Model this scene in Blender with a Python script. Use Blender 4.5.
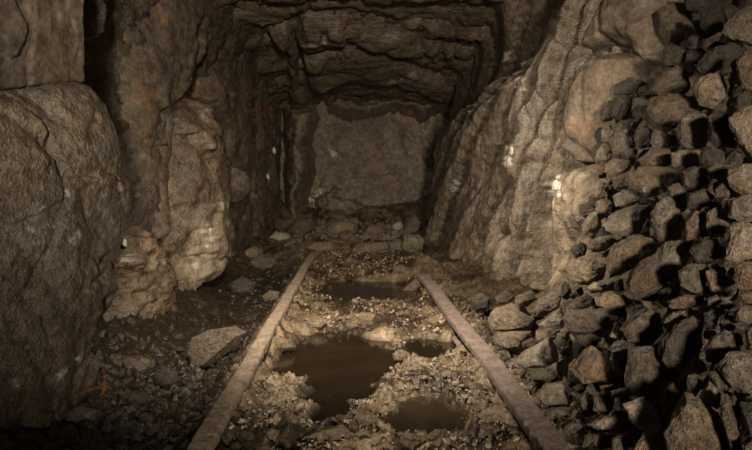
import bpy, bmesh, math, random
import numpy as np
from mathutils import Vector, Matrix

for o in list(bpy.data.objects):
    bpy.data.objects.remove(o)
random.seed(7)
rng = np.random.default_rng(11)
COL = bpy.context.scene.collection
SC = bpy.context.scene

# ------------------------------------------------------------ camera
FPX, W, H = 600.0, 752, 450
CAM = np.array((0.0, 0.0, 0.70))
VPX, VPY = 353.5, 183.6                      # where the tunnel axis vanishes
pitch = -math.atan((H / 2 - VPY) / FPX)
yaw = math.atan((VPX - W / 2) / FPX * math.cos(pitch))
cd = bpy.data.cameras.new('camera')
cam = bpy.data.objects.new('camera', cd)
COL.objects.link(cam)
cd.sensor_width = 36.0
cd.lens = 36.0 * FPX / W
cd.clip_start = 0.02
cam.location = CAM
cam.rotation_euler = (math.pi / 2 + pitch, 0, yaw)
SC.camera = cam
ROT = np.array(cam.rotation_euler.to_matrix())

# ------------------------------------------------------------ light
SC.view_settings.view_transform = 'Standard'
SC.view_settings.look = 'None'
SC.view_settings.gamma = 1.0
SC.view_settings.use_curve_mapping = False
SC.view_settings.exposure = 0.92
wd = bpy.data.worlds.new('mine_dark')
SC.world = wd
wd.use_nodes = True
wd.node_tree.nodes['Background'].inputs[0].default_value = (1.0, 0.86, 0.7, 1)
wd.node_tree.nodes['Background'].inputs[1].default_value = 0.002


def spot(name, loc, target, power, size_deg, blend, radius, col):
    l = bpy.data.lights.new(name, 'SPOT')
    l.energy = power
    l.spot_size = math.radians(size_deg)
    l.spot_blend = blend
    l.shadow_soft_size = radius
    l.color = col
    o = bpy.data.objects.new(name, l)
    COL.objects.link(o)
    o.location = loc
    d = Vector(target) - Vector(loc)
    o.rotation_euler = d.to_track_quat('-Z', 'Y').to_euler()
    return o


# the photographer's hand lamp, held up ahead of the camera, and the lamp behind the camera
spot('hand_lamp', (-0.16, 2.1, 1.46), (0.34, 3.4, 0.0), 108, 132, 0.95, 0.05, (1.0, 0.82, 0.62))
spot('head_lamp', (0.42, -2.3, 0.96), (-0.08, 6.0, 1.34), 690, 45, 1.0, 0.18, (1.0, 0.83, 0.64))


# ------------------------------------------------------------ projection helpers
def ray(px, py):
    d = ROT @ np.array(((px - W / 2) / FPX, (H / 2 - py) / FPX, -1.0))
    return d / d[1]


CK = 0.07                                    # the roof drops towards the face


def hit(frame, px, py, w):
    """wall coordinates (u, v) where the sight line meets the surface w of a wall"""
    d = ray(px, py)
    if frame == 'L':
        t = (w - CAM[0]) / d[0]
        return (CAM[1] + t * d[1], CAM[2] + t * d[2])
    if frame == 'R':
        t = (-w - CAM[0]) / d[0]
        return (CAM[1] + t * d[1], CAM[2] + t * d[2])
    if frame == 'C':                         # w = -z = w + CK*(y-4.5)
        t = (-w + CK * 4.5 - CAM[2]) / (d[2] + CK * d[1])
        return (CAM[1] + t * d[1], CAM[0] + t * d[0])
    if frame == 'B':
        t = -w / d[1]
        return (CAM[0] + t * d[0], CAM[2] + t * d[2])
    if frame == 'F':
        t = (w - CAM[2]) / d[2]
        return (CAM[0] + t * d[0], CAM[1] + t * d[1])


def place(frame, u, v, w):
    if frame == 'L':
        return np.stack([w, u, v], -1)
    if frame == 'R':
        return np.stack([-w, u, v], -1)
    if frame == 'C':
        return np.stack([v, u, -w], -1)
    if frame == 'B':
        return np.stack([u, -w, v], -1)
    return np.stack([u, v, w], -1)


# ------------------------------------------------------------ noise
PERM = rng.permutation(256).astype(np.int64)
PERM = np.concatenate([PERM, PERM, PERM])
GR = rng.normal(size=(256, 3))
GR /= np.linalg.norm(GR, axis=1, keepdims=True)
RN = rng.random((256, 4))


def perlin(p):
    p = np.asarray(p, float)
    i = np.floor(p).astype(np.int64)
    f = p - i
    i &= 255
    s = f * f * f * (f * (f * 6 - 15) + 10)
    out = 0
    for a in (0, 1):
        for b in (0, 1):
            for c in (0, 1):
                h = PERM[PERM[PERM[(i[..., 0] + a) & 255] + ((i[..., 1] + b) & 255)] + ((i[..., 2] + c) & 255)]
                g = GR[h]
                dv = (f[..., 0] - a) * g[..., 0] + (f[..., 1] - b) * g[..., 1] + (f[..., 2] - c) * g[..., 2]
                wgt = ((s[..., 0] if a else 1 - s[..., 0]) * (s[..., 1] if b else 1 - s[..., 1]) *
                       (s[..., 2] if c else 1 - s[..., 2]))
                out = out + dv * wgt
    return out * 1.5


def fbm(p, octv=4, rough=0.5, ridged=False):
    o, a, q = 0, 1.0, np.array(p, float)
    for _ in range(octv):
        n = perlin(q)
        o = o + a * ((1 - 2 * np.abs(n)) if ridged else n)
        a *= rough
        q = q * 2.03 + 17.3
    return o


def facets(u, v, seed=0, tilt=0.6):
    """broken rock: every Voronoi cell is its own tilted plane. returns height and edge distance"""
    iu, iv = np.floor(u).astype(np.int64), np.floor(v).astype(np.int64)
    best = np.full(u.shape, 1e9)
    sec = np.full(u.shape, 1e9)
    hh = np.zeros(u.shape)
    for a in (-1, 0, 1):
        for b in (-1, 0, 1):
            h = PERM[PERM[(iu + a + seed * 31) & 255] + ((iv + b + seed * 17) & 255)]
            r = RN[h]
            r2 = RN[PERM[h + 7]]
            cu, cv = iu + a + r[..., 0], iv + b + r[..., 1]
            dd = (u - cu) ** 2 + (v - cv) ** 2
            hc = (r[..., 2] - .5) + tilt * ((r2[..., 0] - .5) * (u - cu) + (r2[..., 1] - .5) * (v - cv)) * 2
            m = dd < best
            sec = np.where(m, best, np.minimum(sec, dd))
            hh = np.where(m, hc, hh)
            best = np.where(m, dd, best)
    return hh, np.sqrt(sec) - np.sqrt(best)


def sstep(a, b, x):
    t = np.clip((x - a) / (b - a), 0, 1)
    return t * t * (3 - 2 * t)


def sdpoly(u, v, poly):
    """distance inside a polygon (negative outside)"""
    P = np.array(poly)
    best = np.full(u.shape, 1e9)
    ins = np.zeros(u.shape, bool)
    n = len(P)
    for i in range(n):
        a, b = P[i], P[(i + 1) % n]
        e = b - a
        t = np.clip(((u - a[0]) * e[0] + (v - a[1]) * e[1]) / (e @ e + 1e-12), 0, 1)
        best = np.minimum(best, (u - a[0] - t * e[0]) ** 2 + (v - a[1] - t * e[1]) ** 2)
        c = ((a[1] > v) != (b[1] > v)) & (u < (b[0] - a[0]) * (v - a[1]) / (b[1] - a[1] + 1e-12) + a[0])
        ins ^= c
    d = np.sqrt(best)
    return np.where(ins, d, -d)


def sdline(u, v, line):
    best = np.full(u.shape, 1e9)
    for a, b in zip(line[:-1], line[1:]):
        a, b = np.array(a), np.array(b)
        e = b - a
        t = np.clip(((u - a[0]) * e[0] + (v - a[1]) * e[1]) / (e @ e + 1e-12), 0, 1)
        best = np.minimum(best, (u - a[0] - t * e[0]) ** 2 + (v - a[1] - t * e[1]) ** 2)
    return np.sqrt(best)


def pts(s):
    return [tuple(float(c) for c in q.split(',')) for q in s.split()]


# ------------------------------------------------------------ materials
class NT:
    def __init__(self, name):
        self.m = bpy.data.materials.new(name)
        self.m.use_nodes = True
        self.t = self.m.node_tree
        self.b = self.t.nodes['Principled BSDF']
        self.geo = self.n('ShaderNodeNewGeometry')

    def n(self, typ, **kw):
        x = self.t.nodes.new(typ)
        for k, v in kw.items():
            setattr(x, k, v)
        return x

    def link(self, a, b):
        self.t.links.new(a, b)

    def noise(self, scale, detail=4, rough=.55, vec=None, dist=0.0):
        x = self.n('ShaderNodeTexNoise')
        x.inputs['Scale'].default_value = scale
        x.inputs['Detail'].default_value = detail
        x.inputs['Roughness'].default_value = rough
        x.inputs['Distortion'].default_value = dist
        self.link(vec if vec is not None else self.geo.outputs['Position'], x.inputs['Vector'])
        return x.outputs['Fac']

    def ramp(self, fac, stops):
        x = self.n('ShaderNodeValToRGB')
        e = x.color_ramp.elements
        while len(e) < len(stops):
            e.new(0.5)
        for el, (p, c) in zip(e, stops):
            el.position = p
            el.color = (*c, 1) if len(c) == 3 else c
        self.link(fac, x.inputs['Fac'])
        return x.outputs['Color']

    def mix(self, fac, a, b, mode='MIX'):
        x = self.n('ShaderNodeMix', data_type='RGBA', blend_type=mode)
        for s, val in ((0, fac), (6, a), (7, b)):
            if hasattr(val, 'is_output'):
                self.link(val, x.inputs[s])
            else:
                x.inputs[s].default_value = val if s == 0 else (*val, 1)
        return x.outputs[2]

    def math(self, op, a, b=0.0):
        x = self.n('ShaderNodeMath', operation=op)
        for s, val in ((0, a), (1, b)):
            if hasattr(val, 'is_output'):
                self.link(val, x.inputs[s])
            else:
                x.inputs[s].default_value = val
        return x.outputs[0]

    def attr(self, name):
        x = self.n('ShaderNodeAttribute', attribute_name=name)
        return x.outputs['Fac']


def g(v):
    return (v, v, v)


def rock_mat(name, lo, mid, hi, rust=(.30, .12, .035), bump=0.5, rough=(.26, .62), scale=3.0, strata=None,
             spec=.7, objrand=0.0, attrs=True, speck=0.0):
    k = NT(name)
    vec = k.geo.outputs['Position']
    if strata:
        mp = k.n('ShaderNodeMapping')
        mp.inputs['Rotation'].default_value = strata[0]
        k.link(vec, mp.inputs['Vector'])
        mp2 = k.n('ShaderNodeMapping')
        mp2.inputs['Scale'].default_value = strata[1]
        k.link(mp.outputs['Vector'], mp2.inputs['Vector'])
        vec = mp2.outputs['Vector']
    n1 = k.noise(scale, 7, .62, vec, .3)
    col = k.ramp(n1, [(.28, lo), (.5, mid), (.72, hi)])
    n2 = k.noise(scale * 9, 5, .65, vec)
    n0 = k.noise(scale * 2.7, 6, .65, vec, .5)
    gm = k.n('ShaderNodeHueSaturation')
    gm.inputs['Saturation'].default_value = .45
    gm.inputs['Value'].default_value = 1.1
    k.link(col, gm.inputs['Color'])
    col = k.mix(k.ramp(n0, [(.48, g(0)), (.62, g(.8))]), col, gm.outputs['Color'])
    col = k.mix(.85, col, k.ramp(n2, [(.3, g(.30)), (.5, g(.95)), (.72, g(1.7))]), 'MULTIPLY')
    n3 = k.noise(scale * 34, 3, .6)
    col = k.mix(.6, col, k.ramp(n3, [(.3, g(.35)), (.55, g(1.05)), (.75, g(1.8))]), 'MULTIPLY')
    # rusty seep
    n4 = k.noise(scale * .8, 5, .6, vec, .6)
    rs = k.ramp(n4, [(.62, g(0)), (.80, g(.35))])
    col = k.mix(rs, col, rust)
    rv = k.ramp(n2, [(.25, g(rough[0])), (.7, g(rough[1]))])
    if attrs:
        pale, ru, mi = k.attr('pale'), k.attr('rust'), k.attr('mineral')
        pc = k.ramp(n2, [(.25, (.16, .125, .085)), (.5, (.30, .25, .18)), (.75, (.44, .39, .30))])
        col = k.mix(pale, col, pc)
        col = k.mix(ru, col, k.ramp(n2, [(.3, (.16, .05, .012)), (.7, (.42, .19, .05))]))
        col = k.mix(mi, col, k.ramp(n3, [(.3, (.45, .42, .36)), (.7, (.85, .82, .74))]))
    if speck:
        n5 = k.noise(scale * 20, 2, .5)
        col = k.mix(k.ramp(n5, [(.70, g(0)), (.76, g(speck))]), col, (.5, .44, .33))
    if objrand:
        oi = k.n('ShaderNodeObjectInfo')
        col = k.mix(1.0, col, k.ramp(oi.outputs['Random'], [(0, g(1 - objrand)), (1, g(1 + objrand))]), 'MULTIPLY')
    k.link(col, k.b.inputs['Base Color'])
    k.link(rv, k.b.inputs['Roughness'])
    k.b.inputs['Specular IOR Level'].default_value = spec
    bm1 = k.n('ShaderNodeBump')
    bm1.inputs['Strength'].default_value = min(1.0, bump * 1.5)
    bm1.inputs['Distance'].default_value = .025
    hgt = k.math('ADD', k.math('MULTIPLY', n2, 1.0), k.math('MULTIPLY', n3, .45))
    k.link(hgt, bm1.inputs['Height'])
    k.link(bm1.outputs[0], k.b.inputs['Normal'])
    return k.m


M = {}
M['wall'] = rock_mat('brown_wall_rock', (.055, .040, .027), (.125, .090, .058), (.20, .150, .100), scale=2.2)
M['wall_dark'] = rock_mat('dark_wall_rock', (.040, .030, .021), (.085, .063, .043), (.14, .105, .072), scale=2.5)
M['boulder'] = rock_mat('grey_brown_boulder_rock', (.075, .060, .045), (.150, .118, .083), (.24, .195, .145), scale=3.0, speck=.25)
M['tan'] = rock_mat('smooth_tan_rock', (.105, .078, .052), (.15, .113, .077), (.19, .146, .102), scale=1.6, bump=.22, rough=(.6, .9))
M['orange'] = rock_mat('orange_brown_rock', (.075, .055, .037), (.118, .087, .058), (.16, .120, .082), scale=1.8, bump=.28, rough=(.5, .85))
M['strata'] = rock_mat('layered_wall_rock', (.065, .050, .037), (.15, .118, .085), (.25, .205, .155), scale=2.4,
                       strata=((math.radians(52), 0, 0), (1.7, .5, 1.7)), rough=(.28, .65))
M['roof'] = rock_mat('layered_roof_rock', (.062, .047, .033), (.14, .104, .070), (.22, .166, .113), scale=2.4,
                     strata=((0, 0, 0), (.7, 1.6, 2.4)))
M['back'] = rock_mat('smooth_back_rock', (.10, .078, .056), (.16, .125, .090), (.22, .175, .128), scale=1.8, bump=.3, rough=(.6, .9))
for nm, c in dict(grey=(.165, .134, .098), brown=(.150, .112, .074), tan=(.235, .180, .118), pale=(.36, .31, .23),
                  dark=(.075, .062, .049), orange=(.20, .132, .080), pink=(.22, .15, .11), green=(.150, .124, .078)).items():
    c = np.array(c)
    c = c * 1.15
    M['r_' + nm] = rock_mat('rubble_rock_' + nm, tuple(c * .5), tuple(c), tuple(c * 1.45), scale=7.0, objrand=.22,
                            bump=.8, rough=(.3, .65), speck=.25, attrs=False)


def mud_mat():
    k = NT('wet_gravelly_mud')
    n1 = k.noise(5, 6, .6)
    n2 = k.noise(38, 4, .65)
    n3 = k.noise(120, 2, .6)
    col = k.ramp(n1, [(.3, (.065, .048, .030)), (.52, (.19, .145, .095)), (.72, (.38, .30, .20))])
    col = k.mix(.6, col, k.ramp(n2, [(.3, g(.4)), (.55, g(1)), (.75, g(1.7))]), 'MULTIPLY')
    wet_dark = k.attr('wet_dark')
    col = k.mix(wet_dark, col, (.022, .016, .010))
    k.link(col, k.b.inputs['Base Color'])
    k.link(k.ramp(n2, [(.3, g(.22)), (.7, g(.5))]), k.b.inputs['Roughness'])
    b = k.n('ShaderNodeBump')
    b.inputs['Strength'].default_value = .7
    b.inputs['Distance'].default_value = .012
    k.link(k.math('ADD', n2, k.math('MULTIPLY', n3, .4)), b.inputs['Height'])
    k.link(b.outputs[0], k.b.inputs['Normal'])
    return k.m


def water_mat():
    k = NT('muddy_puddle_water')
    n = k.noise(6, 3, .5)
    k.link(k.ramp(n, [(.3, (.014, .010, .006)), (.7, (.024, .017, .010))]), k.b.inputs['Base Color'])
    k.b.inputs['Roughness'].default_value = .10
    k.b.inputs['IOR'].default_value = 1.33
    b = k.n('ShaderNodeBump')
    b.inputs['Strength'].default_value = .06
    b.inputs['Distance'].default_value = .01
    k.link(k.noise(25, 2, .5), b.inputs['Height'])
    k.link(b.outputs[0], k.b.inputs['Normal'])
    return k.m


def rail_mat(name, a, b_, c):
    k = NT(name)
    n1 = k.noise(14, 5, .65)
    n2 = k.noise(80, 6, .8)
    col = k.ramp(n1, [(.3, a), (.52, b_), (.75, c)])
    col = k.mix(.6, col, k.ramp(n2, [(.36, g(.25)), (.5, g(1.1)), (.66, g(2.3))]), 'MULTIPLY')
    k.link(col, k.b.inputs['Base Color'])
    k.link(k.ramp(n2, [(.3, g(.5)), (.7, g(.9))]), k.b.inputs['Roughness'])
    b = k.n('ShaderNodeBump')
    b.inputs['Strength'].default_value = .8
    b.inputs['Distance'].default_value = .014
    k.link(n2, b.inputs['Height'])
    k.link(b.outputs[0], k.b.inputs['Normal'])
    return k.m


M['chip'] = rock_mat('pale_gold_glint_gravel', (.15, .115, .075), (.30, .235, .155), (.45, .365, .26), scale=9, attrs=False, bump=.3, rough=(.3, .6))  # real gravel, its pale gold also imitates glints on the floor
M['crust'] = rock_mat('white_mineral_crust', (.50, .46, .38), (.72, .68, .59), (.85, .82, .74), scale=12, attrs=False, bump=.3)
M['mud'] = mud_mat()
M['water'] = water_mat()
M['silt'] = water_mat()
M['silt'].name = 'silty_puddle_water'
for el, c in zip(M['silt'].node_tree.nodes['Color Ramp'].color_ramp.elements, ((.034, .025, .015, 1), (.050, .037, .023, 1))):
    el.color = c
M['rail_tan'] = rail_mat('dusty_tan_rail_crust', (.20, .158, .118), (.33, .268, .205), (.45, .38, .30))
M['rail_mauve'] = rail_mat('mauve_brown_rail_crust', (.18, .137, .122), (.28, .22, .195), (.38, .31, .28))
M['rust'] = rail_mat('orange_rust', (.14, .06, .018), (.25, .11, .03), (.35, .17, .05))


# ------------------------------------------------------------ object helpers
def link(name, me, mat, parent=None, label=None, cat=None, group=None, kind=None):
    o = bpy.data.objects.new(name, me)
    COL.objects.link(o)
    if mat is not None and len(me.materials) == 0:
        me.materials.append(mat)
    o.parent = parent
    for k_, v_ in (('label', label), ('category', cat), ('group', group), ('kind', kind)):
        if v_:
            o[k_] = v_
    return o


def mesh(name, verts, faces, smooth=True):
    me = bpy.data.meshes.new(name)
    me.from_pydata([], [], []) if False else None
    verts = np.asarray(verts, np.float32)
    faces = np.asarray(faces, np.int32)
    n = faces.shape[1]
    me.vertices.add(len(verts))
    me.vertices.foreach_set('co', verts.ravel())
    me.loops.add(faces.size)
    me.loops.foreach_set('vertex_index', faces.ravel())
    me.polygons.add(len(faces))
    me.polygons.foreach_set('loop_start', np.arange(0, faces.size, n, dtype=np.int32))
    me.polygons.foreach_set('use_smooth', np.full(len(faces), smooth))
    me.update(calc_edges=True)
    return me


def grid_faces(nu, nv, flip=False):
    i = np.arange(nu * nv).reshape(nu, nv)
    f = np.stack([i[:-1, :-1], i[1:, :-1], i[1:, 1:], i[:-1, 1:]], -1).reshape(-1, 4)
    return f[:, ::-1] if flip else f


def compact(V, F):
    used = np.unique(F)
    mp = np.zeros(len(V), np.int64)
    mp[used] = np.arange(len(used))
    return used, mp[F]


FLIP = {'L': False, 'R': True, 'C': False, 'B': True, 'F': False}
SPOTS = []                                   # (frame, xyz, radius, kind, strength)


def spotpx(kind, frame, w, rpx, s, strength=1.0):
    for (px, py) in pts(s):
        SPOTS.append((frame, ray(px, py), rpx / FPX, kind, strength))


def paint(me, frame, V):
    """crusts and stains that sit on the rock: each is centred on the surface point it belongs to"""
    val = {k_: np.zeros(len(V)) for k_ in ('pale', 'rust', 'mineral')}
    rel = V - CAM
    for fr, d, rp, kd, st in SPOTS:
        if fr != frame:
            continue
        off = np.linalg.norm(rel / rel[:, 1:2] - d, axis=1)
        c = np.argmin(off + .002 * rel[:, 1])
        if off[c] > 4 / FPX:
            continue
        p = V[c]
        r = rp * np.linalg.norm(p - CAM)
        # crusts spread along the wall, which runs away from the eye
        dd = (V - p) * np.array((1, .8, 1))
        dist = np.linalg.norm(dd, axis=1) / r
        m = dist < 2.2
        n = fbm(V[m] / r * 1.3 + 5, 3, .6)
        val[kd][m] = np.maximum(val[kd][m], st * sstep(0.05, .55, 1 - dist[m] + n * .75))
    for k_, a in val.items():
        at = me.attributes.new(k_, 'FLOAT', 'POINT')
        at.data.foreach_set('value', a.astype(np.float32))


# white mineral crusts, pale patches, rust seeps that the walls carry
spotpx('mineral', 'R', -1.0, 11, '556,186')
spotpx('mineral', 'R', -1.0, 4, '549,183 558,195 549,200 547,232 551,222 552,208', .8)
spotpx('mineral', 'R', -1.02, 6, '511,148 508,160', .8)
spotpx('mineral', 'R', -1.10, 6, '506,56 503,64', .75)
spotpx('mineral', 'R', -1.0, 4, '455,190 456,182 520,80 522,88', .6)
spotpx('pale', 'R', -1.0, 26, '560,210 560,240 556,262 570,190', .75)
spotpx('pale', 'R', -1.02, 13, '455,258 472,252 482,268 500,272 515,276 532,262 530,285 494,248', .65)
spotpx('rust', 'R', -1.0, 7, '440,262 412,250 470,246', .5)
spotpx('mineral', 'L', -.88, 5, '206,228 212,238 205,250 201,262 196,266 222,205 218,198 230,222', .65)
spotpx('pale', 'L', -.88, 26, '212,236 222,256 226,222 206,262 196,284 216,276', .9)
spotpx('mineral', 'L', -.93, 7, '128,236 130,248 126,258', .6)
spotpx('pale', 'L', -.93, 10, '150,262 186,266 182,272', .6)
spotpx('mineral', 'L', -.82, 5, '64,372 79,357 62,374', .85)
spotpx('mineral', 'L', -.82, 3, '15,380 19,386 28,346', .6)
spotpx('mineral', 'L', -.83, 4, '72,240 80,236 35,200 42,208 68,192 30,230', .35)
spotpx('rust', 'L', -1.05, 13, '160,14 184,56 148,96', .22)
spotpx('rust', 'L', -1.02, 9, '272,108 266,112 280,104', .75)
spotpx('mineral', 'L', -1.0, 4, '273,152 278,142 271,172 270,182 276,135 281,122', .7)
spotpx('mineral', 'C', -2.0, 9, '402,78 412,80 394,78', .55)
spotpx('mineral', 'C', -2.0, 6, '320,44 312,46 303,62 304,68', .5)
spotpx('mineral', 'C', -2.0, 4, '326,92 330,91', .9)
spotpx('mineral', 'C', -2.0, 4, '476,80 470,84', .6)
spotpx('mineral', 'B', -8.5, 4, '334,153 316,196 320,190 310,200', .7)
spotpx('mineral', 'B', -8.4, 5, '397,226', .5)
spotpx('rust', 'B', -8.5, 5, '410,114 411,118', .6)


# ------------------------------------------------------------ rock surfaces
def base_w(frame, u, v):
    """inward coordinate of the raw wall behind its blocks"""
    if frame == 'L':
        w = -1.16 - .24 * sstep(1.9, 2.2, u) * (1 - sstep(3.0, 3.6, u)) + .08 * sstep(4.5, 6.5, u)
        w = w - .55 * np.clip((2.2 - u) / 1.4, 0, 1)
        w = w + .30 * np.clip((v - 1.55) / .6, 0, 1) ** 2 + .10 * np.clip((.35 - v) / .4, 0, 1) ** 2
        return w
    if frame == 'R':
        x = 1.52 - .32 * sstep(3.4, 4.6, u) + .5 * sstep(7.4, 7.9, u)
        slope = .69 + np.clip(v, -.3, 3) / 1.6
        k = sstep(3.05, 2.55, u)
        x = x * (1 - k) + np.minimum(1.9, np.minimum(slope, 2.0)) * k
        x = x - .25 * np.clip((v - 1.6) / .6, 0, 1) ** 2
        return -x
    if frame == 'C':
        return -2.14 + CK * (u - 4.5) + .10 * np.abs(v) ** 2
    if frame == 'B':
        return -8.75 + .25 * np.clip((v - 1.3) / .6, 0, 1) ** 2 + .12 * np.clip((.4 - v) / .4, 0, 1)


def rough_w(frame, u, v, amp=1.0, seed=0, cell=.22):
    """broken rock relief: strata, chipped facets, fine grain"""
    if frame == 'R':
        zz = np.clip(v, -.3, 1.9) - .3
        p = np.maximum((u - 1.11 * zz) / (1 - .37 * zz), .6)     # beds fan out: steep near the camera, flatter far in
        su, sv = v * 1.1 + .3 * u, np.log(p) * 9.0
    elif frame == 'L':
        su, sv = u * 1.9, v * 1.5
    elif frame == 'C':
        su, sv = u * 3.0, v * 1.4
    else:
        su, sv = u * 1.5, v * 2.2
    z0 = np.full(u.shape, seed * 3.7)
    wp = np.stack([u * 2.3, v * 2.3, z0 + 9], -1)
    wu, wv = fbm(wp, 3) * .30, fbm(wp + 31, 3) * .30
    k = .22 / cell
    f1, e1 = facets((su + wu) * k, (sv + wv) * k, seed)
    f2, e2 = facets((su + wu) * 2.4 * k + 3, (sv + wv) * 2.4 * k + 3, seed + 5)
    f3, e3 = facets((su + wu) * 6.5 * k + 3, (sv + wv) * 6.5 * k + 3, seed + 9)
    q = np.stack([u, v, z0], -1)
    if frame == 'R':          # long joints running down the beds, few cross breaks
        n1 = perlin(np.stack([sv * .75, su * .55, z0], -1))
        n2_ = perlin(np.stack([sv * 1.9 + 5, su * 1.3, z0 + 4], -1))
        r = .07 * n1 - .085 * np.exp(-(n1 / .055) ** 2) + .03 * n2_ - .035 * np.exp(-(n2_ / .06) ** 2) + .022 * f1 + .010 * f3
        return amp * (r + .016 * fbm(q * 6, 5, .6))
    r = .060 * f1 + .028 * f2 + .011 * f3 - .012 * np.exp(-(e2 / .07) ** 2) - .016 * np.exp(-(e1 / .04) ** 2)
    r = r + .018 * fbm(q * 6, 5, .6) + .004 * fbm(q * 22, 3, .6, True)
    return amp * r


def uspace(a, b, dpx):
    """depth samples that get coarser with distance"""
    out = [a]
    while out[-1] < b:
        d = max(out[-1], 1.0)
        out.append(out[-1] + min(max(.007, dpx * d * d / FPX), .06))
    return np.array(out)


def raw_wall(name, frame, us, vs, mat, amp, seed):
    U, Vv = np.meshgrid(us, vs, indexing='ij')
    w = base_w(frame, U, Vv) + rough_w(frame, U, Vv, amp, seed)
    V = place(frame, U, Vv, w).reshape(-1, 3)
    me = mesh(name, V, grid_faces(len(us), len(vs), FLIP[frame]))
    paint(me, frame, V)
    return link(name, me, mat, kind='structure')


wall_left = raw_wall('wall_left', 'L', uspace(.2, 9.0, 1.6), np.arange(-.35, 2.35, .014), M['wall_dark'], 1.1, 1)
wall_right = raw_wall('wall_right', 'R', uspace(.2, 9.0, 1.6), np.arange(-.35, 2.35, .014), M['wall_dark'], 1.0, 2)
ceiling = raw_wall('ceiling', 'C', uspace(.2, 9.0, 1.6), np.arange(-1.5, 2.0, .016), M['roof'], 1.1, 3)
wall_back = raw_wall('wall_back', 'B', np.arange(-1.5, 2.0, .02), np.arange(-.35, 2.2, .018), M['back'], .8, 4)


WALLV = {}


def slab(parent, name, frame, poly, w, mat, label=None, edge=.06, bulge=.05, amp=1.0, seed=0, cell=.22, cracks=(),
         warp=.03, tilt=(0, 0), depth=.10, lobes=0.0, pxstep=1.5, uref=None, ustep=1.1):
    def on(x, y):                            # sight line onto the (tilted) face of this block
        if uref is None:
            return hit(frame, x, y, w)
        d = ray(x, y)
        t_ = (w - tilt[0] * uref) / (d[0] - tilt[0]) if frame == 'L' else -(w - tilt[0] * uref) / (d[0] + tilt[0])
        return (t_, CAM[2] + t_ * d[2])
    P = [on(x, y) for x, y in pts(poly)]
    A = np.array(P)
    lo, hi = A.min(0) - (.25, .06), A.max(0) + (.25, .06)
    mean = A.mean(0)
    if frame in 'LRC':
        us = uspace(lo[0], hi[0], ustep)
        dm = max(lo[0], 1.0)
    else:
        us = np.arange(lo[0], hi[0], .022)
        dm = -w
    vs = np.arange(lo[1], hi[1], min(max(.007, pxstep * (dm * .7 + mean[0] * .3 if frame != 'B' else dm) / FPX), .03))
    U, Vv = np.meshgrid(us, vs, indexing='ij')
    z0 = np.full(U.shape, seed * 1.9)
    q = np.stack([U, Vv, z0], -1)
    wu = warp * (fbm(q * 4, 3) + .5 * fbm(q * 14, 2))
    wv = warp * (fbm(q * 4 + 40, 3) + .5 * fbm(q * 14 + 40, 2))
    cu = min(1.0, (1.35 if frame == 'C' else abs(w)) * 1.15 / mean[0]) if frame in 'LRC' else 1.0   # joints run along the tunnel: wider that way
    sd = sdpoly((U + wu) * cu, Vv + wv, [(a * cu, b) for a, b in P])
    t = np.clip(sd / edge, 0, 1)
    prof = t * (2 - t)
    back = base_w(frame, U, Vv) - .07
    front = w + (CK * (U - 4.5) if frame == 'C' else 0)
    smax = sd.max()
    front = front + bulge * (sstep(0, smax, sd) - .45)
    front = front + tilt[0] * (U - (mean[0] if uref is None else uref)) + tilt[1] * (Vv - mean[1])
    front = front + rough_w(frame, U, Vv, amp, seed, cell) + lobes * fbm(q * 2.3, 2)
    for line, cw, cdp in cracks:
        L_ = [on(x, y) for x, y in pts(line)]
        dl = sdline((U + wu * 1.5) * cu, Vv + wv * 1.5, [(a * cu, b) for a, b in L_])
        front = front - cdp * np.exp(-(dl / cw) ** 2)
    ww = back + (np.maximum(front, back + .01) - back) * prof
    ww = np.where(sd < 0, back - .02, ww)
    V = place(frame, U, Vv, ww).reshape(-1, 3)
    F = grid_faces(len(us), len(vs), FLIP[frame])
    keep = (sd.reshape(-1)[F] > 0).any(1)
    used, F = compact(V, F[keep])
    V = V[used]
    me = mesh(name, V, F)
    paint(me, frame, V)
    WALLV.setdefault(parent.name, []).append(V)
    return link(name, me, mat, parent, label)


# ---- left wall
slab(wall_left, 'rock_block', 'L', '-90,-90 97,-90 98,0 98,92 50,98 0,102 -90,106', -.93, M['tan'], 'smooth brown rock block at the top',
     edge=.04, bulge=.02, amp=.25, seed=11, tilt=(.22, 0), uref=2.15, warp=.012)
slab(wall_left, 'boulder', 'L', '-90,72 0,68 45,64 112,68 142,100 158,156 160,200 154,245 148,300 136,350 124,420 116,520 -90,520', -.82,
     M['boulder'], 'large grey rough boulder face bulging out of the wall', edge=.08, bulge=.07, amp=.55, seed=12, tilt=(.30, 0), uref=2.3, warp=.02, lobes=.04, cell=.3,
     cracks=(('0,112 12,118 22,128 40,150', .02, .03), ('36,88 52,104 56,116', .012, .02), ('88,262 104,256 118,262 122,278', .012, .025),
             ('118,262 112,275', .012, .02), ('108,300 113,322 112,345', .018, .05), ('60,290 100,270', .015, .02)))
slab(wall_left, 'rock_slab', 'L', '89,-60 109,-60 107,38 98,46 90,40', -1.12, M['wall'], edge=.03, amp=.5, seed=13)
slab(wall_left, 'rock_face', 'L', '140,-90 224,-90 230,4 216,58 200,94 188,112 186,168 182,240 156,244 152,190 146,134 138,92 138,40', -1.04, M['orange'],
     'smooth orange-brown rock face', edge=.06, bulge=.05, amp=.6, seed=14, tilt=(.12, 0), uref=4.2, lobes=.05, warp=.02, cell=.5,
     cracks=(('152,-20 150,30 146,50 134,62 124,80 126,110', .018, .05), ('128,-10 124,46 116,56', .02, .05), ('214,-10 202,48 198,84 188,108', .018, .05),
             ('168,112 166,160', .02, .06), ('186,62 192,74 188,80', .012, .02)))
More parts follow.
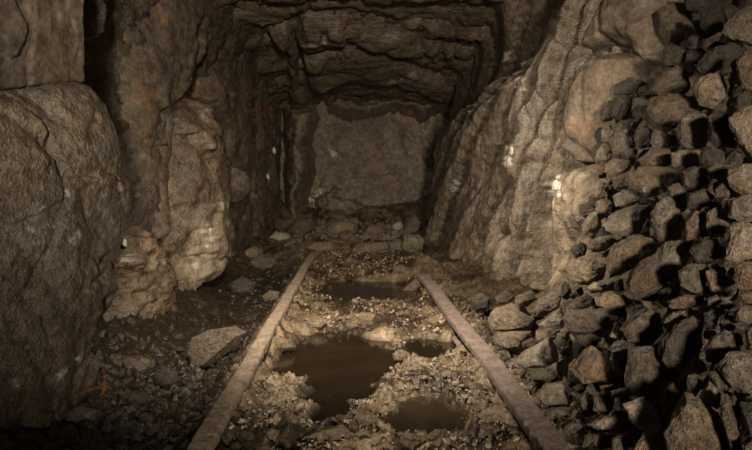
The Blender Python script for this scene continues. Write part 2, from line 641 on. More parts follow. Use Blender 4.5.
slab(wall_left, 'rock_bulge', 'L', '192,122 204,98 216,92 234,128 245,178 247,226 240,264 212,292 184,318 186,262 186,200', -.91, M['wall'],
     'pale rounded rock bulge with mineral crust', edge=.10, bulge=.08, amp=.75, seed=15, warp=.05, cell=.34, lobes=.04, tilt=(.13, 0), uref=4.3,
     cracks=(('204,230 196,256 184,270', .018, .05), ('232,226 244,246', .015, .04), ('196,128 200,146 196,152', .015, .03), ('180,150 196,140', .012, .02),
             ('170,190 186,214 196,240', .015, .03), ('200,262 236,258', .015, .05)))
slab(wall_left, 'rock_wedge', 'L', '138,226 168,220 190,262 194,316 176,344 144,362 128,330 128,262', -1.03, M['wall'], edge=.06, bulge=.06, amp=.9, seed=16, tilt=(.15, 0), uref=3.1, warp=.05,
     cracks=(('150,200 152,240 168,262', .015, .04), ('140,262 146,300', .015, .04)))
slab(wall_left, 'rock_slab', 'L', '232,12 260,28 258,120 262,240 248,246 246,180 234,128 216,94 222,56', -1.02, M['wall'], edge=.06, bulge=.03, amp=.9, seed=17, tilt=(0, 0),
     cracks=(('238,30 240,110 252,200', .025, .05), ('226,60 238,120', .025, .04)))
slab(wall_left, 'rock_slab', 'L', '261,28 286,50 283,120 284,240 263,240 259,120', -1.0, M['wall'], edge=.06, bulge=.03, amp=.9, seed=18, tilt=(.02, 0),
     cracks=(('272,40 271,120 273,236', .04, .05),))
slab(wall_left, 'rock_knob', 'L', '243,160 252,164 257,180 255,198 248,206 242,190', -.93, M['boulder'], edge=.10, bulge=.04, amp=.5, seed=19)
slab(wall_left, 'rock_ledge', 'L', '122,350 160,336 186,312 216,290 240,268 244,292 214,324 180,352 140,400 118,440 100,440 106,400', -.90, M['wall_dark'],
     edge=.08, bulge=.05, amp=1.1, seed=20)

# ---- right wall: leaning layers
BEDS = [  # joints between the leaning beds, from the far end towards the camera
    '452,104 440,124 430,146 428,170 427,200 424,226 418,242',
    '470,86 458,112 448,140 441,170 438,195 433,222 424,250',
    '490,60 478,90 466,116 456,150 448,180 440,214 430,258',
    '508,20 500,60 486,96 474,136 464,172 454,214 444,264',
    '524,0 514,50 504,86 493,128 485,166 474,214 464,272',
    '544,-30 530,36 521,80 511,128 505,168 496,220 486,280',
    '560,-50 548,20 537,72 528,122 521,168 514,222 506,288',
    '576,-70 563,10 549,72 541,122 536,168 531,222 526,294',
    '590,-80 574,0 560,68 554,118 551,166 549,222 547,298',
]
BGAP = (.8, 1.0, 1.2, 2.2, 1.6, 2.6, 1.6, 2.4, 1.0)
for k in range(8):
    a = ['%g,%g' % (x + BGAP[k], y) for x, y in pts(BEDS[k])]
    b = ['%g,%g' % (x - BGAP[k + 1], y) for x, y in pts(BEDS[k + 1])]
    slab(wall_right, 'leaning_slab', 'R', ' '.join(a + b[::-1]), -(.90, .90, .925, .94, .98, 1.0, 1.03, 1.06)[k], M['strata'],
         edge=(.05, .05, .045, .04, .04, .035, .04, .06)[k], bulge=.05, amp=.85, seed=31 + k,
         tilt=((.05, .07, .09, .13, .20, .27, .32, .36)[k], (.0, .05, -.05, .04, -.04, .05, 0, 0)[k]), warp=.02, ustep=.42)
slab(wall_right, 'pale_column', 'R', '549,160 576,160 592,184 588,226 574,252 568,300 544,300 543,250 544,210', -.95, M['boulder'], 'pale rough rock column with a white mineral spot',
     edge=.06, bulge=.05, amp=.8, seed=36, cell=.14)
slab(wall_right, 'tan_slab', 'R', '545,150 549,112 562,74 586,50 612,54 624,78 616,104 606,132 594,170 562,168', -1.02, M['tan'], 'smooth tan slab standing on edge',
     edge=.04, bulge=.04, amp=.25, seed=37, warp=.012, tilt=(.42, 0), uref=3.3, cracks=(('553,128 566,140 584,162', .015, .04),))
slab(wall_right, 'upper_rock', 'R', '562,72 570,24 590,-6 600,-60 668,-70 664,20 660,62 640,76 614,66 590,50 570,70 558,96', -1.15, M['tan'], 'brown upper rock above the tan slab',
     edge=.08, bulge=.06, amp=.55, seed=38, tilt=(.35, 0), uref=3.3, cell=.35, cracks=(('590,8 596,24 612,40 640,46', .02, .03), ('640,20 644,50', .02, .03)))
slab(wall_right, 'foot_stone', 'R', '438,246 452,238 466,246 468,266 456,276 440,268', -.94, M['boulder'], edge=.05, bulge=.06, amp=1.0, seed=40)
slab(wall_right, 'foot_stone', 'R', '470,258 484,246 496,258 498,276 484,284 470,276', -.95, M['boulder'], edge=.05, bulge=.06, amp=1.0, seed=41)
slab(wall_right, 'foot_stone', 'R', '500,272 514,262 528,270 544,286 540,300 516,298 500,288', -.97, M['boulder'], edge=.05, bulge=.06, amp=1.0, seed=42)

# ---- roof: broken beds stepping down towards the face
slab(ceiling, 'roof_bed', 'C', '226,-90 530,-90 508,10 494,34 470,30 440,20 400,26 350,16 300,22 262,32 232,8', -2.06, M['roof'], edge=.06, bulge=.03, amp=.8, seed=51, cell=.4,
     cracks=(('300,-20 310,14', .03, .04), ('250,4 300,8 360,0', .03, .05)))
slab(ceiling, 'roof_bed', 'C', '302,25 350,20 400,31 440,25 470,34 492,40 490,70 470,90 440,80 400,64 350,52 308,58 290,46', -2.00, M['roof'], 'cracked blocky bed of roof rock', edge=.07, bulge=.03, amp=.9, seed=52, cell=.26,
     cracks=(('350,28 400,40 440,46 480,44', .05, .07), ('460,14 458,44 454,64', .03, .05), ('420,40 424,60 444,72', .04, .05), ('440,46 446,70', .04, .05), ('475,20 474,60', .03, .05)))
slab(ceiling, 'roof_bed', 'C', '300,62 350,55 400,67 440,84 468,93 452,110 420,104 390,97 350,94 322,100 304,92', -1.93, M['roof'], edge=.10, bulge=.03, amp=1.0, seed=53, cell=.3,
     cracks=(('330,64 380,74 420,92', .08, .06), ('310,80 360,84 400,90', .08, .05)))
slab(ceiling, 'roof_bed', 'C', '258,36 290,30 300,60 302,92 316,104 288,130 284,60', -1.98, M['roof'], edge=.10, bulge=.03, amp=.9, seed=54, cell=.3)

# ---- the face at the end, with a bank of fallen spoil at its foot
slab(wall_back, 'face_block', 'B', '296,96 352,84 404,84 440,100 446,150 446,260 400,264 350,264 300,264 290,160', -8.56, M['back'], 'smooth brown end face', edge=.5, bulge=.10, amp=1.3, seed=61, cell=.5, warp=.08, lobes=.10)
slab(wall_back, 'face_buttress', 'B', '278,96 312,98 322,112 314,142 318,172 308,200 312,240 278,240', -8.25, M['wall'], 'rough dark buttress at the left of the end face', edge=.22, bulge=.12, amp=1.4, seed=63, cell=.3, warp=.04)
slab(wall_back, 'face_ledge', 'B', '322,92 404,92 446,96 446,112 424,122 396,112 366,120 338,116 324,108', -8.2, M['roof'], edge=.16, bulge=.08, amp=1.2, seed=64, cell=.3, warp=.05)
slab(wall_back, 'face_ledge', 'B', '308,196 330,184 352,190 378,204 372,240 308,240', -8.3, M['back'], edge=.2, bulge=.15, amp=1.5, seed=65, cell=.25, warp=.10)

# ------------------------------------------------------------ floor
PUDDLES = [
    ('280,354 300,338 330,331 365,336 390,346 396,356 388,368 386,384 374,396 352,404 342,420 318,424 306,404 312,390 302,381 276,378 264,370',
     'large dark brown puddle in the middle between the rails'),
    ('394,412 410,397 438,396 456,405 452,424 430,436 404,434 391,426', 'oval brown puddle near the right rail in the foreground'),
    ('404,346 424,340 454,341 463,352 446,360 414,358', 'narrow dark puddle against the inner side of the right rail'),
    ('318,286 350,280 400,283 424,290 412,301 370,304 330,301', 'far shallow dark puddle across the track'),
    ('244,390 262,380 288,382 296,390 280,399 250,399', 'small dark puddle beside the left rail'),
][:4]
WL = -.022
PUV = [[hit('F', x, y, WL) for x, y in pts(p)] for p, _ in PUDDLES]
fx = np.arange(-1.35, 1.55, .009)
fy = uspace(.9, 9.0, .9)
fy = np.concatenate([np.arange(.2, .9, .03), fy])
X, Y = np.meshgrid(fx, fy, indexing='ij')
q2 = np.stack([X, Y, np.zeros_like(X)], -1)
wx, wy = .05 * fbm(q2 * 7, 3), .07 * fbm(q2 * 6 + 20, 3)
pd = np.full(X.shape, -9.0)
for P in PUV:
    pd = np.maximum(pd, sdpoly(X + wx, Y + wy, P))
RL, RR = -.374, .488
lump, le = facets(X * 32 + 2 * perlin(q2 * 9), Y * 24 + 2 * perlin(q2 * 9 + 7), 3, .9)
lump2, le2 = facets(X * 48, Y * 36, 8, .9)
Z = .010 * fbm(q2 * 3, 3) + .018 * fbm(q2 * 9, 4, .6) + .020 * lump + .012 * lump2 + .010
Z = Z + .03 * np.exp(-((X - RL) / .07) ** 2) + .02 * np.exp(-((X - RR) / .08) ** 2)
trk = sstep(RL - .05, RL + .04, X) * (1 - sstep(RR - .04, RR + .05, X))
Z = Z - .062 * sstep(-.10, .07, pd)
# ditch on the left, spoil berm beside the right rail, rising spoil towards the end face
Z = Z - .06 * sstep(RL - .04, RL - .22, X) + .10 * sstep(-.80, -1.15, X)
Z = Z + .028 * sstep(RR + .02, RR + .10, X) + .16 * sstep(RR + .10, RR + .9, X)
Z = Z + .11 * np.exp(-((X - RR - .02) / .22) ** 2 - ((Y - 4.62) / .30) ** 2) + .05 * np.exp(-((X - RL) / .2) ** 2 - ((Y - 6.3) / .3) ** 2)
Z = Z + .07 * sstep(5.9, 6.5, Y) + .34 * sstep(7.5, 8.7, Y) + .05 * np.exp(-((Y - 6.25) / .16) ** 2) * (np.abs(X) < .9)
V = np.stack([X, Y, Z], -1).reshape(-1, 3)
me = mesh('floor', V, grid_faces(len(fx), len(fy)))
wet_dark = np.maximum(sstep(-.025, .02, pd), .97 * sstep(RL - .03, RL - .10, X) * (1 - sstep(4.5, 6.0, Y)))  # wet around the puddles, simply darker along the left ditch
wet_dark = np.maximum(wet_dark, .5 * sstep(RR + .12, RR + .2, X))
wet_dark = np.maximum(wet_dark, .85 * sstep(.02, .32, fbm(np.stack([X * 5, Y * 6, X * 0 + 2.5], -1), 4, .6)))  # random dark patches that add contrast to the mud
at = me.attributes.new('wet_dark', 'FLOAT', 'POINT')
at.data.foreach_set('value', wet_dark.reshape(-1).astype(np.float32))
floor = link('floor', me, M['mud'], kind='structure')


def floor_z(x, y):
    i = min(max(int(round((x + 1.35) / .009)), 0), len(fx) - 1)
    j = int(np.clip(np.searchsorted(fy, y), 0, len(fy) - 1))
    return float(Z[i, j])


for P, (_, lab) in zip(PUV, PUDDLES):
    A = np.array(P)
    lo, hi = A.min(0) - .2, A.max(0) + .2
    gx, gy = np.arange(lo[0], hi[0], .02), np.arange(lo[1], hi[1], .025)
    GX, GY = np.meshgrid(gx, gy, indexing='ij')
    s = sdpoly(GX, GY, P)
    F = grid_faces(len(gx), len(gy))
    oth = np.max([sdpoly(GX, GY, Q) for Q in PUV if Q is not P], axis=0)
    s = np.where(s >= oth, s, -9.0)
    keep = (s.reshape(-1)[F] > -.16).all(1)
    V = np.stack([GX, GY, np.full_like(GX, WL)], -1).reshape(-1, 3)
    used, F = compact(V, F[keep])
    link('puddle', mesh('puddle', V[used], F), M['silt'] if 'oval' in lab else M['water'], None, lab, 'puddle', 'puddles between the rails')


# ------------------------------------------------------------ rails
def sweep(name, prof, xc, y0, y1, mat, parent, wob, seed, ztop):
    ys = np.arange(y0, y1, .012)
    n = len(prof)
    pr = np.array(prof)
    V = np.zeros((len(ys), n, 3))
    base = np.stack([np.full(len(ys), seed * 5.1), ys * 1.2, np.zeros(len(ys))], -1)
    dx = .008 * perlin(base)
    for j in range(n):
        V[:, j, 0] = xc + pr[j, 0] + dx
        V[:, j, 1] = ys
        V[:, j, 2] = ztop + pr[j, 1] + .004 * perlin(base + 9) - .03 * sstep(y1 - .9, y1, ys)
    c = V.mean(1, keepdims=True)
    d = V - c
    d /= np.linalg.norm(d, axis=2, keepdims=True) + 1e-9
    V = V + d * (wob * fbm(V * 40 + seed, 4, .7))[..., None]
    F = []
    for i in range(len(ys) - 1):
        for j in range(n):
            F.append((i * n + j, i * n + (j + 1) % n, (i + 1) * n + (j + 1) % n, (i + 1) * n + j))
    V = V.reshape(-1, 3)
    F += [(0, 0, 0, 0)] * 0
    me = mesh(name, V, F)
    return link(name, me, mat, parent)


def ringbox(hw, z0, z1, r, k=5):
    p = []
    for cx, cz, a0 in ((hw - r, z1 - r, 0), (-hw + r, z1 - r, 90), (-hw + r, z0 + r, 180), (hw - r, z0 + r, 270)):
        for i in range(k):
            a = math.radians(a0 + 90 * i / (k - 1))
            p.append((cx + r * math.cos(a), cz + r * math.sin(a)))
    return p


def rail(xc, y1, mat, hw, label, seed):
    e = bpy.data.objects.new('rail', None)
    COL.objects.link(e)
    e['label'], e['category'], e['group'] = label, 'rail', 'rails of the mine track'
    sweep('rail_head', ringbox(hw, -.036, 0, .010), xc, .25, y1, mat, e, .0035, seed, .072)
    sweep('rail_web', ringbox(.011, -.074, -.034, .004, 3), xc, .25, y1, mat, e, .002, seed + 1, .072)
    sweep('rail_foot', ringbox(hw * 1.12, -.088, -.073, .005, 3), xc, .25, y1, mat, e, .003, seed + 2, .072)
    return e


rail(RL, 6.1, M['rail_tan'], .029, 'dust-caked tan iron rail on the left side of the track', 1)
rail(RR, 4.55, M['rail_mauve'], .036, 'mauve-brown crusted iron rail beside the rubble on the right', 2)


# ------------------------------------------------------------ loose rocks
def hull_rock(points, subdiv, namp, seed, soften=.10):
    bm = bmesh.new()
    for p in points:
        bm.verts.new(p)
    r = bmesh.ops.convex_hull(bm, input=bm.verts)
    junk = [x for x in r.get('geom_interior', []) if isinstance(x, bmesh.types.BMVert)] + \
           [x for x in r.get('geom_unused', []) if isinstance(x, bmesh.types.BMVert)]
    if junk:
        bmesh.ops.delete(bm, geom=list(set(junk)), context='VERTS')
    for k in range(subdiv):
        bmesh.ops.subdivide_edges(bm, edges=bm.edges[:], cuts=1, use_grid_fill=True)
        bmesh.ops.triangulate(bm, faces=[f for f in bm.faces if len(f.verts) > 4])
        if k == 1:
            bmesh.ops.smooth_vert(bm, verts=bm.verts[:], factor=soften, use_axis_x=True, use_axis_y=True, use_axis_z=True)
    bm.normal_update()
    co = np.array([v.co[:] for v in bm.verts])
    no = np.array([v.normal[:] for v in bm.verts])
    size = np.ptp(co, axis=0).mean()
    qq = (co - co.mean(0)) / size
    n = fbm(qq * 3.2 + seed * 3.3, 4, .6) * .6 + .7 * (fbm(qq * 4.5 + seed, 3, .5, True) - .6) * .5
    # broken planes: quantised steps along a bedding direction
    bed = rng.normal(size=3)
    bed /= np.linalg.norm(bed)
    s = (qq @ bed) * 7 + .5 * perlin(qq * 4 + seed)
    n = n + .35 * (np.abs((s % 1) - .5) * 2 - .5)
    co = co + no * (n * namp * size)[:, None]
    for v, c in zip(bm.verts, co):
        v.co = c
    return bm


def finish(bm, name, origin):
    me = bpy.data.meshes.new(name)
    for v in bm.verts:
        v.co -= Vector(origin)
    bm.to_mesh(me)
    bm.free()
    me.polygons.foreach_set('use_smooth', np.ones(len(me.polygons), bool))
    me.update()
    me.set_sharp_from_angle(angle=math.radians(28))
    return me


def pile_depth(px, py):
    """depth where the sight line meets the rubble slope z = 1.6 (x - .55)"""
    d = ray(px, py)
    t = (CAM[2] + .88) / (1.6 * d[0] - d[2])
    g0 = (.02 - CAM[2]) / d[2] if d[2] < -1e-3 else 99
    return min(t, g0, 3.4)


def outline_rock(poly, depth, seed, subdiv=3, thick=.62, namp=.05, grow=1.0):
    """a rock whose silhouette is the given outline, standing at its own depth with real thickness"""
    P2 = np.array(pts(poly))
    c2 = P2.mean(0)
    P2 = c2 + (P2 - c2) * grow
    r = np.random.default_rng(seed)
    cray = ray(*c2)
    C = CAM + cray * depth
    view = cray / np.linalg.norm(cray)
    ring = []
    for x, y in P2:
        rr = ray(x, y)
        t = depth / (rr @ view) * (cray @ view)
        ring.append(CAM + rr * t)
    ring = np.array(ring)
    e = ring - C
    rad = np.linalg.norm(e, axis=1)
    s = math.sqrt(rad.min() * rad.max()) * 2
    pts3 = [p + view * r.uniform(-.16, .10) * s for p in ring]
    n = len(ring)
    for i in range(n):
        a = .45 + .35 * r.random()
        pts3.append(C + e[i] * a - view * s * thick * r.uniform(.28, .5))
        pts3.append(C + e[i] * (.6 + .3 * r.random()) + view * s * thick * r.uniform(.35, .6))
    bm = hull_rock(pts3, subdiv, namp, seed)
    return bm, C, s


ROCKS = """
658,12 672,3 684,12 689,28 680,38 668,42 660,32|brown|dark brown upright slab with vertical grain
683,-6 712,-6 715,8 700,13 688,9|dark|
702,15 722,13 725,30 708,34 701,26|dark|dark reddish block
692,14 699,14 701,26 694,28|dark|
754,6 741,11 730,20 724,32 730,39 742,43 758,46 766,28|grey|grey-brown boulder cut by the right picture edge at the top
756,46 744,52 738,62 738,74 744,86 754,90 764,80|brown|
702,58 716,48 733,44 737,56 722,68 704,73 698,68|dark|dark flat slanting slab
661,52 672,46 686,48 692,56 682,64 666,64|dark|
650,92 660,76 676,67 686,73 689,88 680,95 664,96|brown|brown rock with a red stain
694,90 699,80 708,75 720,74 726,88 722,101 712,107 700,104|tan|rounded pale tan boulder with a shadowed right side
652,98 668,95 690,98 709,110 692,115 676,126 664,131 652,124 650,110|brown|long flat brown slab tapering to the right
682,118 694,114 706,116 709,130 704,146 688,147 679,142 678,130|grey|grey squarish rock with a pale fleck
710,117 722,112 732,116 739,134 734,146 716,146 709,138|dark|
730,120 742,110 758,106 768,130 760,164 746,155 737,140|tan|big tan wedge-shaped rock at the right picture edge
653,134 662,131 671,136 670,147 656,149 651,142|grey|
615,68 624,65 634,72 628,78 616,77|orange|small orange-brown stone at the top of the tan slab
618,84 630,78 643,82 639,94 624,98 615,94|dark|
614,100 622,96 632,97 630,112 622,120 612,116|dark|
634,100 644,96 650,104 646,117 636,119 632,110|dark|
600,112 608,103 617,101 618,113 611,120 602,121|dark|
611,142 616,134 626,130 634,140 636,154 626,160 614,156|grey|grey-brown egg-shaped rock near the tan slab
612,126 622,121 634,122 636,129 624,132 614,133|dark|
597,152 604,143 611,146 612,158 604,163 596,160|grey|
636,130 646,126 652,132 651,146 640,148 635,140|dark|
638,160 652,150 668,150 672,158 664,167 648,169|brown|
630,176 640,168 660,168 676,171 679,182 664,191 644,194 630,187|brown|broad brown knobbly rock
606,164 616,160 630,161 629,170 618,175 606,172|grey|
672,154 684,150 700,151 698,160 684,166 673,166|tan|tan flat stone with a bright left end
701,152 712,148 723,152 724,162 712,166 702,162|dark|
708,169 716,164 728,166 729,176 720,180 710,177|brown|
730,171 742,165 762,165 766,192 750,196 736,190 730,182|tan|brown pitted block at the right picture edge
682,172 694,167 707,170 707,184 696,189 683,186|dark|
668,188 678,184 686,193 686,208 678,213 670,204|grey|
688,194 704,190 714,196 711,204 696,210 689,206|dark|
714,190 722,183 729,186 729,196 718,199|brown|
731,200 744,196 762,197 766,216 744,222 730,216|grey|smooth grey block at the right picture edge
658,204 668,198 678,206 683,222 680,238 662,243 652,232 652,216|grey|large upright grey-brown rock with a ridged left edge
614,196 624,190 638,190 642,199 630,207 616,206|grey|
606,222 616,212 632,207 648,206 651,218 641,232 622,235 608,230|grey|large angular grey-tan rock in the middle of the pile
597,202 606,198 612,204 611,213 602,216 596,210|brown|
591,188 600,182 608,186 607,196 597,200 590,196|grey|
612,178 626,176 634,182 630,189 616,188|grey|
643,186 654,182 665,186 660,194 648,198 641,192|tan|
646,199 656,196 660,202 652,208|dark|
685,222 696,212 706,214 705,226 696,237 687,240|pink|rock with a pinkish lower edge
707,214 716,208 729,211 730,222 722,236 711,236 707,226|grey|grey rock with slanting stripes
732,228 742,223 754,226 760,242 752,256 738,260 727,257 730,240|tan|rough pale tan lump at the right picture edge
657,254 666,244 680,242 688,254 684,270 674,281 662,277 656,264|grey|grey crystalline lump
690,250 702,241 716,240 722,250 714,262 698,265|dark|
680,272 690,265 704,265 711,274 709,288 696,292 682,286|grey|pair-faced grey rock left of the pinkish stone
707,272 714,269 724,274 735,282 728,291 713,294 708,284|pink|pinkish stone with a pale top corner
735,268 744,263 758,264 762,284 746,290 737,286|orange|stone with a yellow-orange face
608,259 616,245 632,238 650,240 656,250 646,260 628,268 612,277|tan|big pale rounded boulder lit along its left edge
560,270 572,262 590,260 605,266 603,278 588,284 572,282|tan|low flat tan rock jutting out beside the pale rock column
625,292 630,275 642,262 656,256 664,270 666,286 656,298 638,302|brown|big brown domed rock
596,297 610,292 626,292 638,300 630,307 612,309 598,305|tan|flat pale tan block
566,318 578,311 604,309 622,308 624,318 614,330 586,332 568,328|grey|wide grey block with a smooth front
622,328 632,314 648,309 659,315 661,332 648,346 630,341|grey|large grey shadowed boulder above the rectangular block
587,288 594,282 606,284 604,291 592,293|pale|
574,300 586,294 594,298 592,306 580,308|brown|
540,325 550,316 560,309 565,318 563,328 548,328|pale|pale triangular flake
533,310 540,300 552,292 560,296 558,307 546,315 536,316|grey|grey wedge leaning behind the pale triangular flake
490,318 496,309 510,305 524,308 532,319 528,330 506,332 492,328|tan|warm tan boulder beside the right rail
494,334 510,332 530,332 532,344 520,352 504,351 496,343|brown|
518,363 522,354 534,348 542,342 549,338 556,348 557,360 546,366 530,367|pale|pale cream boulder close to the right rail
537,331 548,328 560,330 556,338 546,343 537,340|tan|
522,343 532,338 540,342 536,349 526,352|brown|
557,334 566,332 572,342 568,356 561,354 556,344|green|
573,341 584,338 590,346 584,358 575,358|dark|
577,336 590,333 600,338 596,346 583,343|grey|
572,368 584,353 592,347 606,357 621,373 616,383 600,384 584,382|orange|orange-brown slanting rock
630,349 654,348 661,366 664,382 656,400 640,396 626,384 630,366|grey|rectangular grey block with a flat pale front
613,354 627,350 629,366 627,380 621,376 614,364|dark|dark narrow rock left of the rectangular block
665,340 676,327 692,319 701,330 700,352 690,368 674,373 665,360|dark|large dark smooth rock in shadow
662,322 672,312 688,309 700,313 690,320 676,327 666,328|brown|
706,350 712,338 724,332 738,334 742,344 734,356 718,362 708,360|grey|rounded grey cobble
719,368 728,356 742,351 760,351 768,390 750,398 738,394 730,382|grey|large smooth grey boulder at the right picture edge
721,322 730,315 740,318 738,328 727,331|brown|
735,312 744,306 760,306 764,320 746,324 736,320|grey|
704,314 714,309 719,316 715,328 706,329|dark|
709,374 717,369 730,385 727,392 718,388|green|
702,393 709,382 717,389 718,402 710,406 702,401|pale|small shiny stone with a white top
688,376 701,375 703,386 695,396 687,392|dark|
664,390 672,382 682,384 682,396 674,404 665,400|brown|
668,430 676,412 685,394 700,402 716,414 723,432 727,456 700,466 670,462|tan|large rough tan rock with a pointed top at the bottom
721,398 728,396 735,418 741,446 733,458 727,436 721,416|brown|narrow brown upright rock
741,404 752,398 766,400 768,440 750,437 743,420|dark|
743,446 760,440 770,460 746,464|grey|
624,405 644,398 656,412 660,425 644,431 632,422|pale|pale tan cracked rock at the bottom
644,434 660,428 668,442 668,460 640,462 636,448|tan|
594,398 602,392 610,394 613,408 606,414 594,410|tan|
588,424 602,416 616,415 625,424 620,432 600,431|tan|tan angular rock near the bottom edge
624,434 634,428 642,436 636,447 627,446|dark|
586,436 600,433 611,437 609,447 596,451 584,447|brown|
612,438 621,435 628,445 624,458 611,458|green|
612,391 628,387 635,393 622,398 612,397|brown|
538,394 546,384 562,383 572,398 566,407 548,407|pale|pale cube-shaped rock by the right rail near the bottom
531,372 541,368 556,371 560,379 548,384 534,381|green|greenish flat stone
525,386 532,382 537,388 530,393|tan|
526,395 534,392 538,400 532,404|pale|
513,372 520,366 525,374 520,382|green|
541,410 556,408 573,408 577,418 560,424 546,418|brown|
564,428 574,422 583,426 581,438 570,440|brown|
579,398 587,392 594,397 592,408 583,408|grey|
570,442 580,440 586,450 578,458 570,454|dark|
582,226 590,214 598,212 601,226 594,238 584,234|tan|tan pointed stone beside the pale rock column
588,247 596,238 612,235 616,241 606,250 594,252|grey|
571,250 580,242 587,246 585,254 576,258|dark|
607,174 614,170 620,176 616,184 608,184|grey|
602,130 610,124 616,132 611,141 602,141|grey|
594,167 604,163 605,172 598,178|brown|
719,304 728,300 736,304 730,309 721,309|tan|
668,301 684,295 702,296 704,305 688,308 672,308|brown|
707,299 716,295 722,300 716,307 708,306|grey|
739,295 750,291 762,294 760,303 744,303|orange|
745,329 758,327 766,346 749,348|brown|
695,357 703,361 707,370 698,374 691,368|dark|
470,300 480,293 490,299 488,309 476,311|dark|
496,297 506,291 514,297 508,304 498,304|dark|
516,297 530,291 537,298 527,306 517,305|brown|
498,352 508,350 512,358 503,361|tan|
572,388 580,384 586,390 580,394|dark|
600,386 612,384 612,390 602,391|tan|
616,322 626,332 620,340 610,336|pale|
640,300 652,302 658,308 646,309|brown|
""".strip().splitlines()
TONEWORD = dict(grey='grey', brown='brown', tan='tan', pale='pale', dark='dark', orange='orange-brown', pink='pinkish', green='greenish-brown')

items = []
for i, line in enumerate(ROCKS):
    poly, tone, lab = line.split('|')
    P2 = np.array(pts(poly))
    items.append(dict(poly=poly, tone=tone, lab=lab, c=P2.mean(0), size=np.ptp(P2, axis=0).max()))
majors = [it for it in items if it['lab']]
used_labels = set()
CUTS = (' at the right picture', ' with a', ' in the middle', ' beside', ' near', ' close to', ' by the', ' in shadow', ' lit along', ' above the',
                        ' left of', ' leaning', ' jutting', ' tapering', ' at the', ' with ')
DIRS = ['right of', 'above and right of', 'above', 'above and left of', 'left of', 'below and left of', 'below', 'below and right of']
for it in items:
    if it['lab']:
        lab = it['lab']
        if 'rubble' not in lab and len(lab.split()) < 13:
            lab += ' in the rubble pile'
    else:
        szw = 'small' if it['size'] < 16 else ('mid-sized' if it['size'] < 23 else 'largish')
        cand = sorted(majors, key=lambda m: np.linalg.norm(m['c'] - it['c']))
        for m in cand[:6]:
            d = it['c'] - m['c']
            a = math.degrees(math.atan2(-d[1], d[0])) % 360
            dr = DIRS[int(((a + 22.5) % 360) // 45)]
            short = m['lab']
            for cut in CUTS:
                if cut in short and sum(x['lab'].split(cut)[0] == short.split(cut)[0] for x in majors) == 1:
                    short = short.split(cut)[0]
            lab = f"{szw} {TONEWORD[it['tone']]} stone just {dr} the {short}"
            if lab not in used_labels and len(lab.split()) <= 16:
                break
    used_labels.add(lab)
    it['label'] = lab

for i, it in enumerate(items):
    dep = pile_depth(*it['c'])
    dep += .03 * random.random() - .01
    bm, C, s = outline_rock(it['poly'], dep, 100 + i, 3, .62, .045, 1.10)
    o = link('rubble_rock', finish(bm, 'rubble_rock', C), M['r_' + it['tone']], None, it['label'], 'rock', 'rocks of the rubble pile on the right')
    o.location = C

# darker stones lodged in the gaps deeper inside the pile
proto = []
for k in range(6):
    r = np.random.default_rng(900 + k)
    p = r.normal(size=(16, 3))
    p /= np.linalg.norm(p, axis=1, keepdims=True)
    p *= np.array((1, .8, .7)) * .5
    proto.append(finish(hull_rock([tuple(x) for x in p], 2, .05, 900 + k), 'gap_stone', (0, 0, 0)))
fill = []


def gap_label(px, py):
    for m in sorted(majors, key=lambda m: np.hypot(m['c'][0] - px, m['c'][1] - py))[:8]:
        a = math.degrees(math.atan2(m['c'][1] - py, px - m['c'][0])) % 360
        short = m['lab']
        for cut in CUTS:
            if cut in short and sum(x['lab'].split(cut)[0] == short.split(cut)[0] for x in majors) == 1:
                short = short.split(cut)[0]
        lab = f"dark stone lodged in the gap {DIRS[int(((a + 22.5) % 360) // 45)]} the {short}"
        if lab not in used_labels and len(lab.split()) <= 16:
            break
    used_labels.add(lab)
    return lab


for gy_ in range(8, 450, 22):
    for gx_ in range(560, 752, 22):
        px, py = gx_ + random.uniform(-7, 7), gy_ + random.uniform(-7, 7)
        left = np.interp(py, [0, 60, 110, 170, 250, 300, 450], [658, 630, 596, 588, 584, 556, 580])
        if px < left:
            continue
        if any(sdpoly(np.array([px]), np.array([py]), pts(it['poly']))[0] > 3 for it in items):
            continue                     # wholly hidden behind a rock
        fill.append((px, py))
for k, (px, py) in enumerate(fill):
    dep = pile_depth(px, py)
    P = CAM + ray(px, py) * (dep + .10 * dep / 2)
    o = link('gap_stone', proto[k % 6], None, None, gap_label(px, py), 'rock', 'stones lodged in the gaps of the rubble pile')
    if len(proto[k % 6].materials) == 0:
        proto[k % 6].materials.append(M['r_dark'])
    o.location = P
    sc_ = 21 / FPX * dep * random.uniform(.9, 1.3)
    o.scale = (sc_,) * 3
    o.rotation_euler = [random.uniform(0, 6.28) for _ in range(3)]

